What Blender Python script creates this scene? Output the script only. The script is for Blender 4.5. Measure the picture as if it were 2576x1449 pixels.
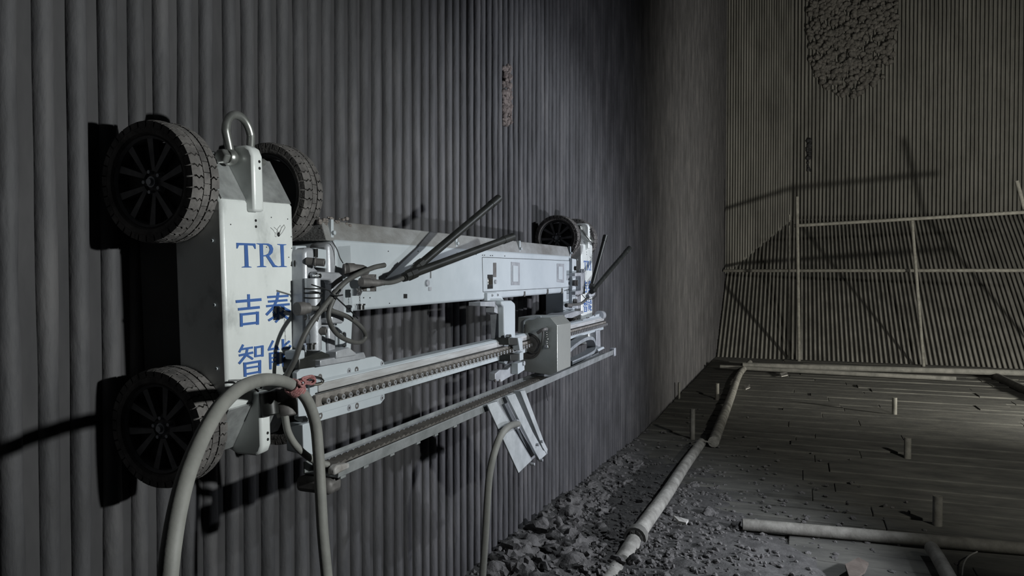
import bpy, bmesh, math, random
from mathutils import Vector, Matrix, noise

# ------------------------------------------------------------------ camera, world, lights, exposure
scene = bpy.context.scene
COL = scene.collection
for o in list(bpy.data.objects):
    bpy.data.objects.remove(o, do_unlink=True)

IMG_W, IMG_H = 2576.0, 1449.0
FPX = 1860.0
CAM = Vector((1.42, 0.0, 1.59))
PSI = math.atan(717 / FPX)
THETA = math.atan(42.5 * math.cos(PSI) / FPX)
FWD = Vector((-math.sin(PSI) * math.cos(THETA), math.cos(PSI) * math.cos(THETA), -math.sin(THETA)))
RGT = Vector((math.cos(PSI), math.sin(PSI), 0))
UPV = RGT.cross(FWD)
cd = bpy.data.cameras.new('camera')
cd.sensor_width = 36.0
cd.lens = FPX / IMG_W * 36.0
cd.clip_start = 0.02
cam = bpy.data.objects.new('camera', cd)
cam.matrix_world = Matrix((
    (RGT.x, UPV.x, -FWD.x, CAM.x), (RGT.y, UPV.y, -FWD.y, CAM.y),
    (RGT.z, UPV.z, -FWD.z, CAM.z), (0, 0, 0, 1)))
COL.objects.link(cam)
scene.camera = cam

world = bpy.data.worlds.new('world')
scene.world = world
world.use_nodes = True
world.node_tree.nodes['Background'].inputs[0].default_value = (0.75, 0.9, 1.0, 1)
world.node_tree.nodes['Background'].inputs[1].default_value = 0.006

def lamp(name, kind, loc, target, power, color, radius=0.06, angle=120, blend=0.6):
    l = bpy.data.lights.new(name, kind)
    l.energy = power
    l.color = color
    l.shadow_soft_size = radius
    if kind == 'SPOT':
        l.spot_size = math.radians(angle)
        l.spot_blend = blend
    o = bpy.data.objects.new(name, l)
    o.location = loc
    d = Vector(target) - Vector(loc)
    o.rotation_euler = d.to_track_quat('-Z', 'Y').to_euler()
    COL.objects.link(o)
    return o

lamp('work_light_near', 'SPOT', (2.35, 1.36, 1.85), (0.0, 1.55, 1.55), 165, (0.96, 1.0, 0.985), 0.035, 88, 0.8)
lamp('work_light_high', 'SPOT', (2.8, 3.95, 2.75), (0.0, 4.2, 0.9), 205, (0.87, 0.93, 1.0), 0.04, 92, 0.6)
lamp('work_light_low', 'SPOT', (3.0, 3.95, 0.8), (0.0, 4.5, 1.2), 265, (0.88, 0.91, 1.0), 0.05, 96, 0.7)
lamp('work_light_far', 'SPOT', (6.4, 7.6, 0.85), (1.2, 16.0, 2.0), 1650, (1.0, 0.97, 0.87), 0.12, 126, 0.9)
lamp('added_floor_fill', 'SPOT', (4.6, 2.2, 2.9), (3.2, 10.5, 0.7), 640, (1.0, 0.98, 0.90), 0.12, 88, 1.0)  # unseen fill lamp, added to lift the floor and far wall

scene.view_settings.view_transform = 'Standard'
scene.view_settings.look = 'None'
scene.view_settings.exposure = 0.0
scene.view_settings.gamma = 1.0
scene.view_settings.use_curve_mapping = False

# ------------------------------------------------------------------ helpers
def ray(px, py):
    return FWD + RGT * ((px - IMG_W / 2) / FPX) - UPV * ((py - IMG_H / 2) / FPX)
def atx(px, py, x):
    d = ray(px, py); return CAM + d * ((x - CAM.x) / d.x)
def aty(px, py, y):
    d = ray(px, py); return CAM + d * ((y - CAM.y) / d.y)
def atz(px, py, z):
    d = ray(px, py); return CAM + d * ((z - CAM.z) / d.z)

class MB:
    """collects shapes of ONE part"""
    def __init__(s):
        s.v = []; s.f = []
    def add(s, vs, fs):
        n = len(s.v)
        s.v += [Vector(p) for p in vs]
        s.f += [tuple(i + n for i in f) for f in fs]
        return s
    def box(s, a, b):
        x0, y0, z0 = (min(a[i], b[i]) for i in range(3)); x1, y1, z1 = (max(a[i], b[i]) for i in range(3))
        return s.add([(x0, y0, z0), (x1, y0, z0), (x1, y1, z0), (x0, y1, z0), (x0, y0, z1), (x1, y0, z1), (x1, y1, z1), (x0, y1, z1)],
                     [(0, 3, 2, 1), (4, 5, 6, 7), (0, 1, 5, 4), (1, 2, 6, 5), (2, 3, 7, 6), (3, 0, 4, 7)])
    def slab(s, poly, d):
        """closed polygon (3D points) extruded by vector d"""
        n = len(poly); d = Vector(d)
        p = [Vector(q) for q in poly]
        fs = [tuple(range(n)), tuple(range(2 * n - 1, n - 1, -1))]
        for i in range(n):
            j = (i + 1) % n
            fs.append((i, i + n, j + n, j))
        return s.add(p + [q + d for q in p], fs)
    def pslab(s, pts, x, t):
        """polygon given in photo pixels lying on plane x, extruded back by t"""
        return s.slab([atx(a, b, x) for a, b in pts], (-t, 0, 0))
    def prof(s, xz, y0, y1):
        """profile in (x, z) swept along y"""
        return s.slab([(x, y0, z) for x, z in xz], (0, y1 - y0, 0))
    def cyl(s, p0, p1, r, n=14, r1=None):
        return s.tube([p0, p1], [r, r if r1 is None else r1], n)
    def tube(s, pts, r, n=10, closed=False):
        pts = [Vector(p) for p in pts]; m = len(pts)
        rs = r if isinstance(r, (list, tuple)) else [r] * m
        t0 = (pts[1] - pts[0]).normalized()
        u = t0.orthogonal().normalized()
        vs = []
        for i, p in enumerate(pts):
            if closed:
                t = (pts[(i + 1) % m] - pts[i - 1]).normalized()
            else:
                t = (pts[min(i + 1, m - 1)] - pts[max(i - 1, 0)]).normalized()
            u = (u - t * u.dot(t)).normalized(); w = t.cross(u)
            for k in range(n):
                a = 2 * math.pi * k / n
                vs.append(p + (u * math.cos(a) + w * math.sin(a)) * rs[i])
        fs = []
        for i in range(m if closed else m - 1):
            for k in range(n):
                a = i * n + k; b = i * n + (k + 1) % n
                c = ((i + 1) % m) * n + (k + 1) % n; d = ((i + 1) % m) * n + k
                fs.append((a, b, c, d))
        if not closed:
            fs.append(tuple(range(n - 1, -1, -1))); fs.append(tuple(range((m - 1) * n, m * n)))
        return s.add(vs, fs)
    def lathe(s, prof, n=32, axis='y', c=(0, 0, 0)):
        """profile of (axial, radius); closed ring if first == last"""
        vs = []; c = Vector(c)
        for a, r in prof:
            for k in range(n):
                t = 2 * math.pi * k / n
                u, w = r * math.cos(t), r * math.sin(t)
                q = {'y': (u, a, w), 'x': (a, u, w), 'z': (u, w, a)}[axis]
                vs.append(c + Vector(q))
        fs = []
        for i in range(len(prof) - 1):
            for k in range(n):
                fs.append((i * n + k, i * n + (k + 1) % n, (i + 1) * n + (k + 1) % n, (i + 1) * n + k))
        return s.add(vs, fs)
    def mesh(s, name, smooth=35):
        me = bpy.data.meshes.new(name)
        me.from_pydata([tuple(v) for v in s.v], [], s.f)
        bm = bmesh.new(); bm.from_mesh(me)
        bmesh.ops.recalc_face_normals(bm, faces=bm.faces)
        bm.to_mesh(me); bm.free()
        if smooth:
            for p in me.polygons: p.use_smooth = True
            me.set_sharp_from_angle(angle=math.radians(smooth))
        me.update()
        return me

WM = {}
def link(name, data, mat, parent=None, M=None, bevel=0.0):
    if data is not None and mat is not None and not data.materials:
        data.materials.append(mat)
    o = bpy.data.objects.new(name, data)
    COL.objects.link(o)
    M = M or Matrix.Identity(4)
    if parent is not None:
        o.parent = parent
        o.matrix_parent_inverse = WM[parent.name].inverted()
    o.matrix_basis = M
    WM[o.name] = M.copy()
    if bevel:
        b = o.modifiers.new('bevel', 'BEVEL'); b.width = bevel; b.segments = 2; b.limit_method = 'ANGLE'
        b.angle_limit = math.radians(40); b.harden_normals = False
    return o
def part(name, mb, mat, parent=None, bevel=0.0, smooth=35, M=None):
    """mesh in world coordinates (or in the frame M); its origin goes to its centre"""
    c = Vector((0, 0, 0))
    for v in mb.v: c += v
    c /= len(mb.v)
    for v in mb.v: v -= c
    T = Matrix.Translation(c)
    return link(name, mb.mesh(name, smooth), mat, parent, (M @ T) if M else T, bevel)
def tag(o, label=None, cat=None, group=None, kind=None):
    if label: o['label'] = label
    if cat: o['category'] = cat
    if group: o['group'] = group
    if kind: o['kind'] = kind
    return o
def empty(name, loc):
    return link(name, None, None, None, Matrix.Translation(loc))
def catmull(pts, n=8):
    pts = [Vector(p) for p in pts]
    P = [pts[0] * 2 - pts[1]] + pts + [pts[-1] * 2 - pts[-2]]
    out = []
    for i in range(1, len(P) - 2):
        for k in range(n):
            t = k / n
            a, b, c, d = P[i - 1], P[i], P[i + 1], P[i + 2]
            out.append(0.5 * ((2 * b) + (c - a) * t + (2 * a - 5 * b + 4 * c - d) * t * t + (3 * b - a - 3 * c + d) * t ** 3))
    out.append(pts[-1])
    return out

# ------------------------------------------------------------------ materials
def material(name, c1, c2=None, rough=0.7, metal=0.0, scale=8.0, bump=0.0, bscale=60.0, detail=6.0, rough2=None, stretch=None, c3=None, lo=0.35, hi=0.68):
    m = bpy.data.materials.new(name)
    m.use_nodes = True
    nt = m.node_tree; N = nt.nodes; L = nt.links
    b = N['Principled BSDF']
    b.inputs['Roughness'].default_value = rough
    b.inputs['Metallic'].default_value = metal
    if c2 is None:
        b.inputs['Base Color'].default_value = (*c1, 1)
    tc = N.new('ShaderNodeTexCoord')
    geo = N.new('ShaderNodeNewGeometry')
    mp = N.new('ShaderNodeMapping')
    L.new(geo.outputs['Position'], mp.inputs['Vector'])
    if stretch: mp.inputs['Scale'].default_value = stretch
    if c2 is not None:
        nz = N.new('ShaderNodeTexNoise'); nz.inputs['Scale'].default_value = scale; nz.inputs['Detail'].default_value = detail
        nz.inputs['Roughness'].default_value = 0.62
        L.new(mp.outputs[0], nz.inputs['Vector'])
        rp = N.new('ShaderNodeValToRGB')
        rp.color_ramp.elements[0].position = lo; rp.color_ramp.elements[0].color = (*c1, 1)
        rp.color_ramp.elements[1].position = hi; rp.color_ramp.elements[1].color = (*c2, 1)
        if c3:
            e = rp.color_ramp.elements.new((lo + hi) / 2); e.color = (*c3, 1)
        L.new(nz.outputs['Fac'], rp.inputs['Fac'])
        L.new(rp.outputs['Color'], b.inputs['Base Color'])
        if rough2 is not None:
            mr = N.new('ShaderNodeMapRange')
            mr.inputs['From Min'].default_value = lo; mr.inputs['From Max'].default_value = hi
            mr.inputs['To Min'].default_value = rough; mr.inputs['To Max'].default_value = rough2
            L.new(nz.outputs['Fac'], mr.inputs['Value']); L.new(mr.outputs[0], b.inputs['Roughness'])
    if bump:
        n2 = N.new('ShaderNodeTexNoise'); n2.inputs['Scale'].default_value = bscale; n2.inputs['Detail'].default_value = 5
        L.new(mp.outputs[0], n2.inputs['Vector'])
        bp = N.new('ShaderNodeBump'); bp.inputs['Strength'].default_value = bump; bp.inputs['Distance'].default_value = 0.006
        L.new(n2.outputs['Fac'], bp.inputs['Height']); L.new(bp.outputs[0], b.inputs['Normal'])
    return m

M = {}
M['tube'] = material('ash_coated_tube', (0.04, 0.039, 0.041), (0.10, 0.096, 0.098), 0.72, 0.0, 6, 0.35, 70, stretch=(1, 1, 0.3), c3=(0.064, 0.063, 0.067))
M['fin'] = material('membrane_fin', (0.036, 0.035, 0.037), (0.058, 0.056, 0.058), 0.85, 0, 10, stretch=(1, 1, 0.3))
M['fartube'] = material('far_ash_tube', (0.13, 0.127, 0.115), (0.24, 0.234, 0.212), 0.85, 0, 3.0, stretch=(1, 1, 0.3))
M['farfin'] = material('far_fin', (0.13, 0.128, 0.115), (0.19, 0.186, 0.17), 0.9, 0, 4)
M['slag'] = material('slag', (0.085, 0.08, 0.073), (0.19, 0.18, 0.165), 0.95, 0, 14, 0.8, 60)
M['slag2'] = material('rusty_slag', (0.07, 0.055, 0.05), (0.20, 0.165, 0.15), 0.95, 0, 30, 0.8, 90)
M['plank'] = material('dusty_plank', (0.055, 0.055, 0.05), (0.12, 0.118, 0.104), 0.95, 0, 5, 0.9, 18, detail=9, stretch=(0.5, 1.2, 1))
M['ash'] = material('ash_heap', (0.046, 0.045, 0.044), (0.095, 0.093, 0.09), 0.97, 0, 9, 0.9, 55)
M['lump'] = material('ash_lump', (0.07, 0.067, 0.066), (0.13, 0.126, 0.122), 0.97, 0, 14, 0.8, 80)
M['pipe'] = material('dusty_pipe', (0.12, 0.115, 0.10), (0.22, 0.215, 0.19), 0.8, 0, 12, 0.3, 60)
M['pipew'] = material('cloth_wrapped_pipe', (0.15, 0.145, 0.13), (0.34, 0.335, 0.305), 0.9, 0, 9, 0.5, 50)
M['darkp'] = material('dark_pipe', (0.10, 0.10, 0.09), (0.18, 0.175, 0.16), 0.9, 0, 9)
M['scrap'] = material('pale_scrap', (0.35, 0.34, 0.32), (0.5, 0.49, 0.46), 0.9, 0, 12)
M['tan'] = material('tan_scrap', (0.075, 0.06, 0.05), (0.12, 0.10, 0.085), 0.9, 0, 14)
M['steel'] = material('brushed_sheet_metal', (0.40, 0.42, 0.41), (0.71, 0.735, 0.72), 0.46, 0.12, 9, 0.05, 120, rough2=0.36, c3=(0.66, 0.685, 0.67), lo=0.28, hi=0.62, stretch=(1, 1, 0.8))
M['dirtshadesteel'] = material('dirty_shaded_sheet_metal', (0.20, 0.205, 0.205), (0.46, 0.475, 0.47), 0.42, 0.45, 14, 0.05, 90, lo=0.32, hi=0.66, rough2=0.34)  # dirt on the slanted ends, with their shade put into the colour
M['galv'] = material('box_sheet_metal', (0.42, 0.435, 0.415), (0.54, 0.555, 0.525), 0.42, 0.72, 9, rough2=0.36)
M['white'] = material('white_paint', (0.355, 0.39, 0.415), (0.42, 0.455, 0.48), 0.5, 0.0, 5, 0, 1, lo=0.3, hi=0.6)
M['dustwhite'] = material('dusty_cover', (0.13, 0.125, 0.117), (0.25, 0.255, 0.255), 0.8, 0, 6, 0.3, 120, stretch=(1, 1, 2))
M['cast'] = material('cast_aluminium', (0.30, 0.31, 0.335), (0.46, 0.475, 0.50), 0.45, 0.35, 14, 0.1, 90)
M['dustmetal'] = material('dusty_aluminium', (0.22, 0.205, 0.19), (0.40, 0.395, 0.39), 0.65, 0.2, 25, 0.2, 90)
M['chrome'] = material('polished_steel', (0.66, 0.66, 0.66), (0.80, 0.80, 0.80), 0.16, 1.0, 20)
M['shackle'] = material('worn_galvanised', (0.24, 0.25, 0.235), (0.46, 0.47, 0.45), 0.36, 0.75, 22, rough2=0.28)
M['rubber'] = material('dusty_rubber', (0.06, 0.056, 0.054), (0.15, 0.14, 0.133), 0.9, 0, 25, 0.3, 140)
M['rim'] = material('dusty_black_rim', (0.08, 0.08, 0.083), (0.17, 0.166, 0.17), 0.6, 0.2, 20)
M['black'] = material('black_block', (0.012, 0.012, 0.013), (0.022, 0.022, 0.024), 0.7, 0, 12)
M['blackm'] = material('black_plastic', (0.011, 0.012, 0.011), (0.022, 0.023, 0.021), 0.42, 0, 15)
M['cable'] = material('grey_cable', (0.05, 0.05, 0.047), (0.088, 0.087, 0.082), 0.55, 0, 18)
M['conn'] = material('dusty_connector', (0.075, 0.071, 0.068), (0.15, 0.142, 0.138), 0.6, 0.3, 30)
M['hose'] = material('grey_hose', (0.15, 0.15, 0.138), (0.215, 0.215, 0.198), 0.62, 0, 10, 0.08, 90)
M['rope'] = material('pink_rope', (0.24, 0.085, 0.085), (0.36, 0.19, 0.185), 0.85, 0, 40, 0.5, 200)
M['blue'] = material('blue_print', (0.032, 0.092, 0.28), (0.048, 0.12, 0.34), 0.55, 0, 12)
M['hole'] = material('dark_hole', (0.006, 0.006, 0.006), None, 0.9)
M['dirt'] = material('caked_dirt', (0.12, 0.105, 0.095), (0.23, 0.205, 0.19), 0.98, 0, 40, 0.8, 120)
M['chain'] = material('dusty_cable_chain', (0.05, 0.045, 0.04), (0.10, 0.092, 0.083), 0.85, 0, 30)
M['band'] = material('grey_cable_band', (0.17, 0.185, 0.20), (0.25, 0.27, 0.29), 0.6, 0, 20)
M['tray'] = material('grey_tray', (0.15, 0.16, 0.16), (0.24, 0.25, 0.255), 0.6, 0.1, 14, 0.1, 80)
M['strip'] = material('dusty_rail_strip', (0.27, 0.265, 0.26), (0.42, 0.43, 0.44), 0.7, 0, 18, 0.2, 90, stretch=(1, .3, 3))
M['rack'] = material('dusty_rack', (0.13, 0.12, 0.11), (0.23, 0.215, 0.20), 0.75, 0.1, 30, 0.2, 120)
M['chute'] = material('dusty_grey_sheet', (0.30, 0.32, 0.33), (0.44, 0.46, 0.475), 0.6, 0.1, 12, 0.1, 90)
M['wire'] = material('thin_black_wire', (0.01, 0.011, 0.012), None, 0.5)

R = random.Random(7)
# ------------------------------------------------------------------ wall_left: vertical boiler tubes on a membrane
PITCH = 0.075
TR = 0.0225
Y_END = 16.4
fin = MB().box((-0.034, -0.9, -0.4), (-0.022, Y_END, 8.4))
wall_left = tag(part('wall_left', fin, M['fin'], smooth=0), kind='structure')
def tube_mesh(name, seed, z0, z1, rings, n, amp):
    mb = MB(); pts = []; rs = []
    for i in range(rings + 1):
        z = z0 + (z1 - z0) * i / rings
        a = noise.noise(Vector((seed * 7.3, 0.5, z * 1.1)))
        b = noise.noise(Vector((seed * 3.1, 9.5, z * 6.0)))
        c = noise.noise(Vector((seed * 5.7, 4.5, z * 0.7)))
        pts.append((c * amp * 0.7, a * amp * 1.3, z)); rs.append(TR + amp * 0.5 * b)
    mb.tube(pts, rs, n)
    return mb.mesh(name, 60)
variants = [tube_mesh('tube', k, -0.4, 8.4, 150, 14, 0.0055) for k in range(7)]
N_NEAR = 130
k0 = int(math.floor(0.45 / PITCH))
ys = [k * PITCH + 0.022 for k in range(k0, int(Y_END / PITCH))]
for i, y in enumerate(ys[:N_NEAR]):
    link('tube', variants[(i * 5 + R.randrange(3)) % 7], M['tube'], wall_left, Matrix.Translation((-0.0225 + R.uniform(-0.003, 0.002), y + R.uniform(-0.003, 0.003), 0)))
far = MB()
for i, y in enumerate(ys[N_NEAR:]):
    far.tube([(-0.0225 + R.uniform(-.003, .003), y, -0.4), (-0.0225, y + R.uniform(-.003, .003), 3), (-0.0225, y, 8.4)], TR, 8)
tag(part('tube_row', far, M['tube'], wall_left, smooth=60), kind='stuff')

# ------------------------------------------------------------------ wall_far: sloped hopper, vertical wall above, angled corner panel
FP = 0.077
YF, YB, SLOPE = 18.0, 14.4, 0.775
ZB = (YF - YB) * SLOPE
XC = 1.28
back = MB()
back.add([(-0.1, YB + 0.03 - 0.5, -0.02 - 0.5 * SLOPE), (9, YB + 0.03 - 0.5, -0.02 - 0.5 * SLOPE), (9, YF + .03, ZB - .02), (-0.1, YF + .03, ZB - .02), (9, YF + .04, 9), (XC, YF + .04, 9),
          (XC, YF + .03, ZB - .02)], [(0, 1, 2, 3), (6, 2, 4, 5)])
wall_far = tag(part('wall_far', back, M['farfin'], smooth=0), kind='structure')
dn = Vector((0, -SLOPE, 1)).normalized() * 0
nf = int((7.2 - 0.03) / FP)
def far_tube(x, wob):
    return MB().tube([(x, YB - 0.3, -0.3 * SLOPE), (x + wob, (YB + YF) / 2, ZB / 2), (x, YF - .12, ZB - .093), (x, YF - .02, ZB + .08), (x - wob, YF, 5.2), (x, YF, 9)] if x > XC else
                     [(x, YB - 0.3, -0.3 * SLOPE), (x + wob, (YB + YF) / 2, ZB / 2), (x, YF, ZB)], TR, 8)
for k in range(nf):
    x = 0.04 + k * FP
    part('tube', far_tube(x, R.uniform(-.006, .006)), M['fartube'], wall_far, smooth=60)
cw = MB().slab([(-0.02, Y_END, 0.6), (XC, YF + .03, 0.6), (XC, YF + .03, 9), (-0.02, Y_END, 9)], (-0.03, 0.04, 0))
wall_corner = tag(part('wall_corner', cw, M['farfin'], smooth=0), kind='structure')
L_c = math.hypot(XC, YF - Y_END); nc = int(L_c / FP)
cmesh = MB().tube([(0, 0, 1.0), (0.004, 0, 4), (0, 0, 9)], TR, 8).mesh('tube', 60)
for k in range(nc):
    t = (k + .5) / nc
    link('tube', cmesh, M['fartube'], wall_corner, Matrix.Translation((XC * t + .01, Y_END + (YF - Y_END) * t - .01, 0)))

# ------------------------------------------------------------------ floor: dusty planks running across
fl = MB().box((-0.03, -1.5, -0.12), (9, YB + .3, -0.06))
floor = tag(part('floor', fl, M['black'], smooth=0), kind='structure')
y = 2.6; i = 0
while y < YB - 0.05:
    w = R.choice([0.2, 0.24, 0.26, 0.3])
    gap = 0.008 if R.random() < 0.8 else 0.03
    if 5.15 < y < 5.4: gap = 0.10
    cuts = [0.0] + sorted([R.uniform(1.2, 2.4), R.uniform(3.4, 4.6)]) + [8.5]
    for a, b in zip(cuts, cuts[1:]):
        dz = R.uniform(-0.012, 0.006)
        mb = MB().box((a + .002, y + gap / 2, -0.06), (b - .002, min(y + w, YB) - gap / 2, 0.0 + dz))
        part('plank', mb, M['plank'], floor, bevel=0.006, smooth=0)
    y += w; i += 1

# ash heap against the wall
def heap_h(x, y):
    d = max(0.0, 1 - ((x - 0.1) / 1.75) ** 2) if x > 0.1 else 1.0
    e = max(0.0, min(1.0, (7.0 - y) / 2.6)) * (0.6 + 0.4 * max(0, min(1, (5.2 - y) / 1.5)))
    # spread wider near the camera
    wide = 1.3 + max(0, 4.9 - y) * 0.9
    d = max(0.0, 1 - (max(0, x) / wide) ** 2)
    return 0.15 * d * e + 0.05 * math.exp(-(x / 0.12) ** 2) * min(1, max(0, (9 - y) / 3)) - 0.03 + 0.02 * noise.noise(Vector((x * 2.2, y * 2.2, 0.3))) * (e + .1)
mb = MB(); nx, ny = 150, 260
X0, X1, Y0, Y1 = -0.02, 3.4, 2.6, 9.2
for j in range(ny + 1):
    for i in range(nx + 1):
        x = X0 + (X1 - X0) * i / nx; yy = Y0 + (Y1 - Y0) * j / ny
        h = heap_h(x, yy)
        h += 0.018 * noise.fractal(Vector((x * 9, yy * 9, 1.7)), 0.9, 2.0, 4) * max(0.15, min(1, (h + .03) * 14))
        mb.v.append(Vector((x, yy, h)))
mb.f = [(j * (nx + 1) + i, j * (nx + 1) + i + 1, (j + 1) * (nx + 1) + i + 1, (j + 1) * (nx + 1) + i) for j in range(ny) for i in range(nx)]
heap = part('ash_heap', mb, M['ash'], smooth=180)
tag(heap, 'heap of grey furnace ash spread along the foot of the tube wall', 'ash', kind='stuff')

# ------------------------------------------------------------------ the robot
robot = empty('wall_climbing_robot', (0.15, 2.7, 1.05))
tag(robot, 'white and silver wheeled robot clinging to the tube wall with blue lettering', 'robot')

def rotx(a): return Matrix.Rotation(a, 4, 'X')
M_NEAR = Matrix.Translation((0, 1.392, 1.523)) @ rotx(math.radians(2.0))
M_FAR = Matrix.Translation((0, 4.242, 1.523)) @ rotx(math.radians(0.6))

# ---- wheel meshes (axis along y, outer face to -y)
WR, WW = 0.131, 0.078
def tire_mesh():
    mb = MB(); h = WW / 2
    prof = [(-h + .012, .098), (-h + .002, .103), (-h, .110), (-h + .003, .118), (-h + .008, .1225), (-.012, .1245), (.012, .1245), (h - .008, .1225),
            (h - .003, .118), (h, .110), (h - .002, .103), (h - .012, .098), (h - .03, .095), (-h + .03, .095), (-h + .012, .098)]
    mb.lathe(prof, 72)
    n = 34
    def pt(th, y, r): return (r * math.cos(th), y, r * math.sin(th))
    def block(ths0, ths1, ys_, r0, r1):
        m = len(ys_); vs = []
        for r in (r0, r1):
            for k, yv in enumerate(ys_):
                drop = 0.004 * max(0, (abs(yv) - (h - .012)) / .012) if abs(yv) > h - .012 else 0
                rr = r - drop
                vs += [pt(ths0[k], yv, rr), pt(ths1[k], yv, rr)]
        fs = []
        o2 = 2 * m
        for k in range(m - 1):
            a = 2 * k
            fs += [(a + o2, a + 1 + o2, a + 3 + o2, a + 2 + o2), (a, a + 2, a + 2 + o2, a + o2), (a + 1, a + 1 + o2, a + 3 + o2, a + 3)]
        fs += [(0, o2, o2 + 1, 1), (2 * m - 2, 2 * m - 1, o2 + 2 * m - 1, o2 + 2 * m - 2)]
        mb.add(vs, fs)
    st = 2 * math.pi / n
    for k in range(n):
        th = k * st
        for sgn in (-1, 1):
            ysl = [sgn * v for v in (.0115, .018, .024, .030, h - .0035, h - .001)]
            wob = [0.0, .16, -.04, .16, .10, .10]
            a0 = [th + st * (w + .0) for w in wob]; a1 = [th + st * (w + .84) for w in wob]
            block(a0, a1, ysl, .118, WR)
        block([th + st * .45] * 2, [th + st * 1.37] * 2, [-.0085, .0085], .12, WR - .0008)
    return mb.mesh('wheel', 40)
TIRE = tire_mesh()
def rim_mesh():
    mb = MB(); h = WW / 2
    mb.lathe([(-h + .010, .0995), (-h + .006, .0965), (-h + .012, .092), (h - .02, .090), (h - .008, .096), (h - .006, .0995), (h - .014, .0995), (-h + .010, .0995)], 48)
    mb.lathe([(-.016, .0), (-.018, .014), (-.012, .030), (.0, .032), (.012, .030), (.012, .0)], 30)
    for k in range(5):
        a = 2 * math.pi * (k + .25) / 5
        for s in (-1, 1):
            p0 = a + s * .10; p1 = a + s * .30
            r0, r1 = .024, .093
            q = [(r0, p0 - .2), (r1, p1 - .085), (r1, p1 + .085), (r0, p0 + .2)]
            poly = [(r * math.cos(t), -.022 if r < .05 else -.026, r * math.sin(t)) for r, t in q]
            mb.slab(poly, (0, .016, 0))
    return mb.mesh('rim', 30)
RIM = rim_mesh()
NUT = MB().lathe([(-.005, 0), (-.005, .0042), (.004, .005), (.004, 0)], 6).mesh('lug_nut', 20)
HUB = MB().lathe([(-.012, 0), (-.012, .007), (-.006, .009), (-.006, .012), (.004, .013), (.004, 0)], 12).mesh('hub_nut', 25)

DRUM = MB().lathe([(-.004, 0), (-.004, .086), (.020, .088), (.020, 0)], 36).mesh('hub_drum', 30)
def make_wheel(U, y, z, flip, spin):
    W_ = U @ Matrix.Translation((0.131, y, z)) @ (Matrix.Rotation(math.pi, 4, 'Z') if flip else Matrix.Identity(4)) @ Matrix.Rotation(spin, 4, 'Y')
    w = link('wheel', TIRE, M['rubber'], robot, W_)
    link('rim', RIM, M['rim'], w, W_)
    link('hub_drum', DRUM, M['black'], w, W_)
    link('hub_nut', HUB, M['cast'], w, W_ @ Matrix.Translation((0, -.02, 0)))
    for k in range(5):
        a = 2 * math.pi * (k + .75) / 5
        link('lug_nut', NUT, M['cast'], w, W_ @ Matrix.Translation((.0225 * math.cos(a), -.02, .0225 * math.sin(a))))
    return w

AX = 0.2665
# ---- lettering, traced on the panel plane
XP = 0.2634
def cpx(u, v): return (560 + .2554 * u, 590 + .2554 * v)
def cpt(u, v): return atx(*cpx(u, v), XP)
GLYPHS = []
def poly_glyph(polys):
    mb = MB()
    for si, p in enumerate(polys): mb.slab([cpt(*q) + Vector((.00009 * si, 0, 0)) for q in p], (-.0024, 0, 0))
    GLYPHS.append(mb)
def stroke_glyph(strokes):
    mb = MB()
    for si, st in enumerate(strokes):
        pts, w = st[:-1], st[-1]; off = Vector((.00009 * si, 0, 0))
        lft, rgt = [], []
        for i, p in enumerate(pts):
            a = Vector(pts[max(i - 1, 0)]); b = Vector(pts[min(i + 1, len(pts) - 1)])
            t = (b - a).normalized(); n = Vector((-t.y, t.x)) * w * .5
            lft.append(Vector(p) + n); rgt.append(Vector(p) - n)
        mb.slab([cpt(*q) + off for q in lft + rgt[::-1]], (-.0024, 0, 0))
    GLYPHS.append(mb)
poly_glyph([[(138, 81), (325, 88), (328, 142), (320, 142), (303, 110), (248, 106), (258, 312), (286, 319), (286, 325), (192, 325), (192, 319), (221, 311), (215, 105), (162, 106), (148, 138), (140, 137)]])
poly_glyph([[(337, 86), (337, 92), (366, 101), (374, 308), (343, 315), (343, 322), (432, 321), (432, 315), (405, 307), (398, 88)],
            [(397, 87), (450, 88), (485, 104), (500, 140), (492, 180), (465, 207), (440, 214), (402, 216), (402, 204), (430, 200), (455, 184), (466, 150), (458, 118), (435, 102), (397, 100)],
            [(425, 208), (458, 208), (518, 300), (548, 314), (548, 321), (498, 321)]])
poly_glyph([[(543, 93), (628, 96), (628, 102), (602, 108), (608, 308), (634, 314), (634, 320), (548, 321), (548, 315), (580, 308), (571, 106), (543, 100)]])
stroke_glyph([((132, 661), (384, 640), 28), ((257, 588), (262, 735), 25), ((155, 737), (367, 716), 26), ((184, 775), (187, 908), 26), ((172, 790), (357, 770), 24), ((345, 758), (345, 888), 26), ((178, 887), (357, 866), 24)])
stroke_glyph([((442, 617), (650, 603), 22), ((450, 661), (640, 646), 22), ((432, 706), (662, 686), 22), ((550, 568), (538, 640), (505, 715), (432, 792), 24), ((572, 690), (612, 728), (668, 758), 24),
              ((549, 718), (549, 835), (522, 864), 20), ((498, 758), (522, 786), 17), ((453, 847), (540, 792), 20), ((602, 752), (574, 784), 16), ((563, 768), (605, 800), (646, 828), 22)])
stroke_glyph([((205, 1085), (165, 1160), 20), ((185, 1131), (300, 1112), 20), ((163, 1192), (303, 1162), 22), ((246, 1120), (232, 1188), (163, 1272), 22), ((240, 1188), (300, 1226), 20), ((325, 1102), (325, 1208), 22),
              ((318, 1114), (402, 1100), 20), ((393, 1092), (393, 1202), 22), ((320, 1200), (398, 1188), 18), ((218, 1260), (223, 1400), 25), ((216, 1274), (378, 1246), 22), ((366, 1240), (366, 1366), 24), ((225, 1318), (365, 1296), 18), ((222, 1377), (372, 1350), 20)])
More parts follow.
